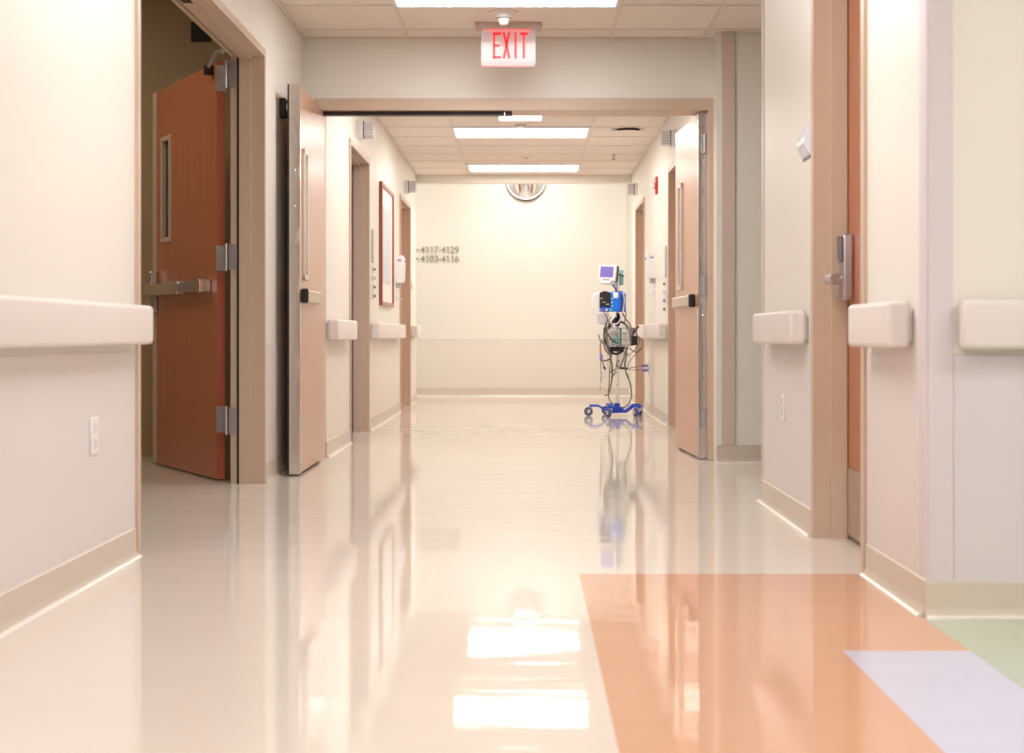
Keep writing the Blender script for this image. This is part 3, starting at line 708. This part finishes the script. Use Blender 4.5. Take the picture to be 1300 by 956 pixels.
# tilted display on top
TM = Matrix.Translation((px(771), CY-.07, pz(347.5))) @ Matrix.Rotation(math.radians(-24), 4, 'Z') @ Matrix.Rotation(math.radians(-8), 4, 'X') @ Matrix.Rotation(math.radians(3), 4, 'Y') @ Matrix.Scale(1.1, 4)
b = MB(TM); b.box(-.084, .084, -.02, .012, -.072, .078); mo = b.obj('display', 'white', ct, bevel=.012, seg=3)
b = MB(TM); b.box(-.080, .086, .012, .05, -.068, .074); b.obj('display_back', 'dbrown', mo, bevel=.008)
b = MB(TM); b.box(-.062, .060, -.0215, -.018, -.038, .058); b.obj('screen', 'screen', mo)
b = MB(TM); b.box(-.03, .03, -.022, -.019, -.062, -.055); b.obj('brand_strip', 'gray', mo)
b = MB(TM); b.box(-.05, .05, -.035, .02, -.10, -.07); b.obj('display_foot', 'white', mo, bevel=.012)
b = MB(); b.tube([(px(781), CY-.02, pz(346)), (px(792.5), CY+.03, pz(350.5))], .006, 8); b.tube([(px(779), CY-.04, pz(352)), (CX, CY, pz(352))], .012, 8); b.obj('display_arm', 'cabled', ct)
# blue vitals unit
TV = Matrix.Translation((px(774.5), CY-.09, pz(383.5))) @ Matrix.Rotation(math.radians(-30), 4, 'Z')
b = MB(TV); b.box(-.118, .118, -.05, .09, -.095, .094); vu = b.obj('vitals_monitor', 'bluel', ct, bevel=.014, seg=3)
b = MB(TV); b.box(.06, .122, -.02, .098, -.097, .085); b.obj('monitor_back', 'blue', vu, bevel=.01)
b = MB(TV); pf = [(-.098, -.052)]+[(-.098+.125*k/8, .082+.022*math.sin(PI*k/8)) for k in range(9)]+[(.027, -.052)]
b.prism(pf, -.053, -.049, 'Y'); dk = b.obj('readout_panel', 'dscreen', vu)
b = MB(TV); b.box(-.06, -.03, -.055, -.052, -.008, .0); b.box(-.02, .01, -.055, -.052, -.028, -.02); b.box(-.08, -.06, -.055, -.052, .03, .04); b.obj('readout_marks', 'lgray', dk)
for k, mm in enumerate(('green', 'white', 'white', 'white')):
    b = MB(TV); b.box(.036, .05, -.056, -.05, .07-.035*k-.012, .07-.035*k); b.obj('button', mm, vu)
for k in range(4):
    b = MB(TV); b.box(-.113, -.102, -.056, -.05, .06-.035*k-.012, .06-.035*k); b.obj('button', 'purple', vu)
for k, (mm, xx) in enumerate((('white', -.09), ('purple', -.055), ('white', -.01), ('teal', .035))):
    b = MB(TV); b.tube([(xx, -.05, -.077), (xx, -.072, -.077)], .011, 10); b.obj('port_plug', mm, vu)
b = MB(TV); b.box(.055, .108, -.06, -.02, .035, .09); b.obj('thermometer_well', 'white', vu, bevel=.008)
# probe cover holder, white rounded
b = MB(); c0 = Vector((px(756.5), CY-.06, 0))
b.prism([(c0.x-.045, pz(379)), (c0.x-.02, pz(372.5)), (c0.x+.035, pz(371)), (c0.x+.035, pz(402)), (c0.x-.01, pz(400)), (c0.x-.04, pz(391))], CY-.10, CY-.04, 'Y'); b.obj('probe_holder', 'white', ct, bevel=.012)
b = MB(); b.prism([(px(757), pz(397)), (px(771), pz(396)), (px(771.5), pz(409)), (px(766), pz(413)), (px(758), pz(411))], CY-.13, CY-.08, 'Y')
b.obj('plastic_bag', 'bag', ct, bevel=.01)
# teal pouch behind pole
b = MB(); b.box(px(781.5), px(792), CY+.03, CY+.04, pz(362), pz(342.5)); b.box(px(784), px(789), CY+.018, CY+.03, pz(358), pz(353)); b.obj('chart_pouch', 'teal', ct, bevel=.003)
b = MB(); b.tube([(CX-.03, CY, pz(372)), (CX+.05, CY, pz(372))], .02, 10); b.tube([(CX, CY, pz(402)), (CX, CY, pz(414))], .024, 12); b.obj('pole_clamp', 'blue', ct)
# wire basket
bx0, bx1, by0, by1, bz0, bz1 = px(766), px(805), CY-.17, CY+.06, pz(438.5), pz(416.5)
b = MB(); rw = .003
def loop(z, k=1.0):
    mx, my = (bx0+bx1)/2, (by0+by1)/2; pts = []
    for q in range(33):
        a = 2*PI*q/32; c, s = math.cos(a), math.sin(a); e2 = .35
        pts.append((mx+(bx1-bx0)/2*k*math.copysign(abs(c)**e2, c), my+(by1-by0)/2*k*math.copysign(abs(s)**e2, s), z))
    return pts
lo = loop(bz0, .9); up = loop(bz1)
for z, k, rr_ in ((bz1, 1, .004), (bz0, .9, .003), (bz0*.33+bz1*.67, .97, rw), (bz0*.67+bz1*.33, .93, rw)): b.tube(loop(z, k), rr_, 6, cap=False)
for q in range(0, 32): b.tube([lo[q], up[q]], rw*.8, 5)
for q in range(9):
    x = bx0+.03+(bx1-bx0-.06)*q/8; b.tube([(x, by0+.015, bz0), (x, by1-.015, bz0)], rw, 5)
bk = b.obj('wire_basket', 'gray', ct)
b = MB(); b.box(px(771), px(791), CY-.12, CY+.03, pz(446), pz(440)); b.box(px(789), px(797), CY-.1, CY, pz(443), pz(440)); b.obj('basket_bracket', 'black', ct, bevel=.008)
# loose things in the basket
GB = 'supplies in the cart basket'
b = MB(); b.box(px(776), px(783), CY-.08, CY-.03, bz0+.004, pz(419)); tag(b.obj('supply_box', 'white', None, bevel=.004), 'upright white carton in the middle of the cart basket', 'box', GB)
b = MB(); b.lathe((px(781.5), CY-.125, bz0+.004), [(.028, 0), (.028, .075), (.012, .09), (.011, .11)], 'Z', 16); tag(b.obj('wipe_bottle', 'teal', None), 'pale teal bottle at the front of the cart basket', 'bottle', GB)
b = MB(); b.box(px(789.5), px(794), CY-.13, CY-.10, bz0+.004, pz(420)); tag(b.obj('supply_packet', 'white2', None, bevel=.003), 'slim white packet right of the teal bottle in the cart basket', 'packet', GB)
b = MB(); b.box(px(786), px(788.5), CY-.12, CY-.09, bz0+.004, pz(417)); tag(b.obj('supply_sleeve', 'green', None, bevel=.002), 'narrow green sleeve beside the teal bottle in the cart basket', 'packet', GB)
b = MB(); b.box(px(799), px(807.5), by0-.03, by0-.004, pz(438), pz(426.5)); b.box(px(800), px(806), by0-.034, by0-.03, pz(436), pz(429)); b.obj('accessory_case', 'black', ct, bevel=.005)
# cables of the cart, traced in the plane of the pole with varied depth
def cab(pts, r, m, d=0., nm='cable'):
    q = [(px(p[0]), CY+(p[2] if len(p) > 2 else d), pz(p[1])) for p in pts]
    b = MB(); b.tube(spline(q, 6), r*1.35, 6); return b.obj(nm, m, ct)
cab([(776, 360, -.05), (781, 366, -.02), (784, 373, .0)], .006, 'cable')
cab([(779, 359, -.05), (783, 365, -.02), (785, 373, .0)], .004, 'cablew')
cab([(790, 371, -.12), (791.5, 382, -.14), (789, 398, -.16), (785, 408, -.17), (779, 412, -.17), (774, 409, -.16), (771, 400, -.14)], .0055, 'cablew')
cab([(792, 390, -.02), (795, 398, -.02), (793, 408, -.04), (796, 416, -.08), (802, 424, -.14)], .004, 'cable')
cab([(789, 394, -.02), (794, 405, -.05), (799, 412, -.10), (800, 425, -.2)], .005, 'cable')
cab([(772, 400, -.1), (769, 410, -.12), (766.5, 420, -.16), (766, 430, -.18), (769, 437, -.18)], .008, 'cabled')
cab([(775, 402, -.1), (772, 412, -.12), (769, 424, -.2), (771, 436, -.2)], .005, 'cable')
cab([(765, 395, -.12), (770, 404, -.14), (774, 412, -.16), (778, 418, -.18)], .004, 'cable')
cab([(783, 411, -.06), (789, 409, -.08), (795, 414, -.12), (798, 424, -.19), (799, 436, -.2)], .009, 'cable')
cab([(781, 405, -.08), (776, 411, -.1), (771, 417, -.14)], .012, 'black')
cab([(784, 398, -.05), (785, 404, -.05), (781, 410, -.05)], .012, 'black')
cab([(802, 424, -.15), (805, 420, -.17), (809, 414, -.18)], .007, 'cabled')
cab([(759, 425, -.12), (762, 433, -.14), (768, 438, -.16), (772, 446, -.14), (776, 460, -.1), (777, 475, -.08), (775, 490, -.06), (772, 500, -.06), (767, 502, -.06)], .0055, 'cable')
cab([(762, 434, -.14), (768, 436, -.16), (773, 443, -.14), (774, 456, -.1), (773, 470, -.1), (773, 485, -.08), (772, 500, -.06), (774, 508, -.05), (779, 514, -.03)], .0045, 'cable')
cab([(763, 431, -.18), (761, 440, -.18), (762, 455, -.18), (765, 462, -.18), (765.5, 467, -.18)], .005, 'cable')
cab([(761, 440, -.16), (762, 470, -.16), (762, 485, -.15), (761, 495, -.15)], .003, 'cable')
cab([(766, 467, -.17), (764, 478, -.17), (761.5, 490, -.15), (762, 500, -.15)], .003, 'cablew')
cab([(763, 457, -.15), (768, 457.5, -.14), (774, 455, -.12), (776, 448, -.1)], .006, 'cable')
cab([(793, 440, -.1), (792, 452, -.08), (789, 462, -.04), (787, 467, -.02)], .006, 'cable')
cab([(795, 440, -.1), (794, 455, -.08), (793, 468, -.06), (797, 478, -.05), (800.5, 490, -.05), (801, 503, -.05), (798, 512, -.04), (792, 517, -.03), (786, 518, -.02)], .0055, 'cable')
cab([(796, 448, -.1), (792, 462, -.08), (795, 476, -.07), (800, 486, -.06)], .004, 'cable')
cab([(790, 445, -.12), (783, 449, -.14), (777, 448, -.14), (774, 444, -.14)], .009, 'black')
cab([(774, 472, -.06), (779, 470, -.03), (782, 469, -.02)], .005, 'cable')
cab([(775, 478, -.06), (779, 476, -.03), (782, 472, -.02)], .005, 'cable')
cab([(784, 466, -.03), (782.5, 461, -.03), (785, 458, -.03), (789, 459, -.03)], .003, 'cable')
cab([(787, 467.5, -.02), (792, 467.5, -.02), (796, 468, .02)], .009, 'cabled', nm='cable_tie')
cab([(806, 426, -.2), (812, 430, -.16), (815, 437, -.12), (812, 444, -.12), (806, 447, -.12), (798, 442, -.12)], .004, 'cable')
cab([(812, 442, -.14), (806, 449, -.13), (799, 458, -.1), (796, 466, -.05)], .003, 'cable')
b = MB(); b.box(px(760.5), px(764), CY-.20, CY-.17, pz(457), pz(449)); b.obj('connector', 'purple', ct, bevel=.003)
b = MB(); b.box(px(760), px(762.5), CY-.20, CY-.17, pz(447), pz(441)); b.obj('connector', 'orange', ct, bevel=.003)
b = MB(); b.tube([(px(765.5), CY-.18, pz(465)), (px(767), CY-.18, pz(468.5))], .009, 8); b.obj('connector', 'black', ct)
cab([(788, 412, -.1), (793, 418, -.14), (797, 428, -.19), (794, 440, -.15), (788, 455, -.06), (786, 466, -.03)], .004, 'cablew')
cab([(768, 422, -.19), (765, 432, -.2), (767, 444, -.18), (773, 450, -.12), (776, 462, -.08), (776, 474, -.07)], .005, 'cable')
cab([(764, 428, -.18), (767, 440, -.17), (771, 452, -.13), (770, 466, -.12), (766, 480, -.12)], .004, 'cablew')
cab([(771, 405, -.12), (768, 414, -.16), (770, 424, -.2), (776, 432, -.2), (784, 436, -.19)], .005, 'cabled')
cab([(796, 452, -.1), (803, 446, -.12), (810, 436, -.13), (808, 426, -.15), (802, 421, -.16)], .003, 'cable')
# cords to the wall outlet
for (zy, q) in ((.478, 0), (.432, 1)):
    p = [Vector((CX+.02, CY+.0, pz(467.5)+.0)), Vector((CX+.12, CY+.15, pz(468+2*q))), Vector((FR-.075, 14.42, zy))]
    b = MB(); b.tube(spline(p, 8), .004, 6); co = b.obj('power_cord', 'cable', ct)
    b = MB(); b.box(FR-.075, FR-.0145, 14.40, 14.44, zy-.013, zy+.013); b.obj('plug', 'purple', co, bevel=.004)

# ------------------------------------------------------------------ world, camera, view
w = bpy.data.worlds.new('world'); S.world = w; w.use_nodes = True
w.node_tree.nodes['Background'].inputs[0].default_value = (.9, .88, .85, 1); w.node_tree.nodes['Background'].inputs[1].default_value = .3
cam = bpy.data.cameras.new('camera'); co = bpy.data.objects.new('camera', cam); C.objects.link(co)
co.location = (0, 0, EYE); co.rotation_euler = (PI/2, 0, 0)
cam.sensor_width = 36; cam.lens = 1805/1300*36
cam.shift_x = -18/1300; cam.shift_y = -54/1300
cam.dof.use_dof = True; cam.dof.focus_distance = 10.5; cam.dof.aperture_fstop = 4.0
S.camera = co
S.view_settings.view_transform = 'Standard'; S.view_settings.look = 'None'; S.view_settings.gamma = 1; S.view_settings.use_curve_mapping = False
S.view_settings.exposure = 0.13
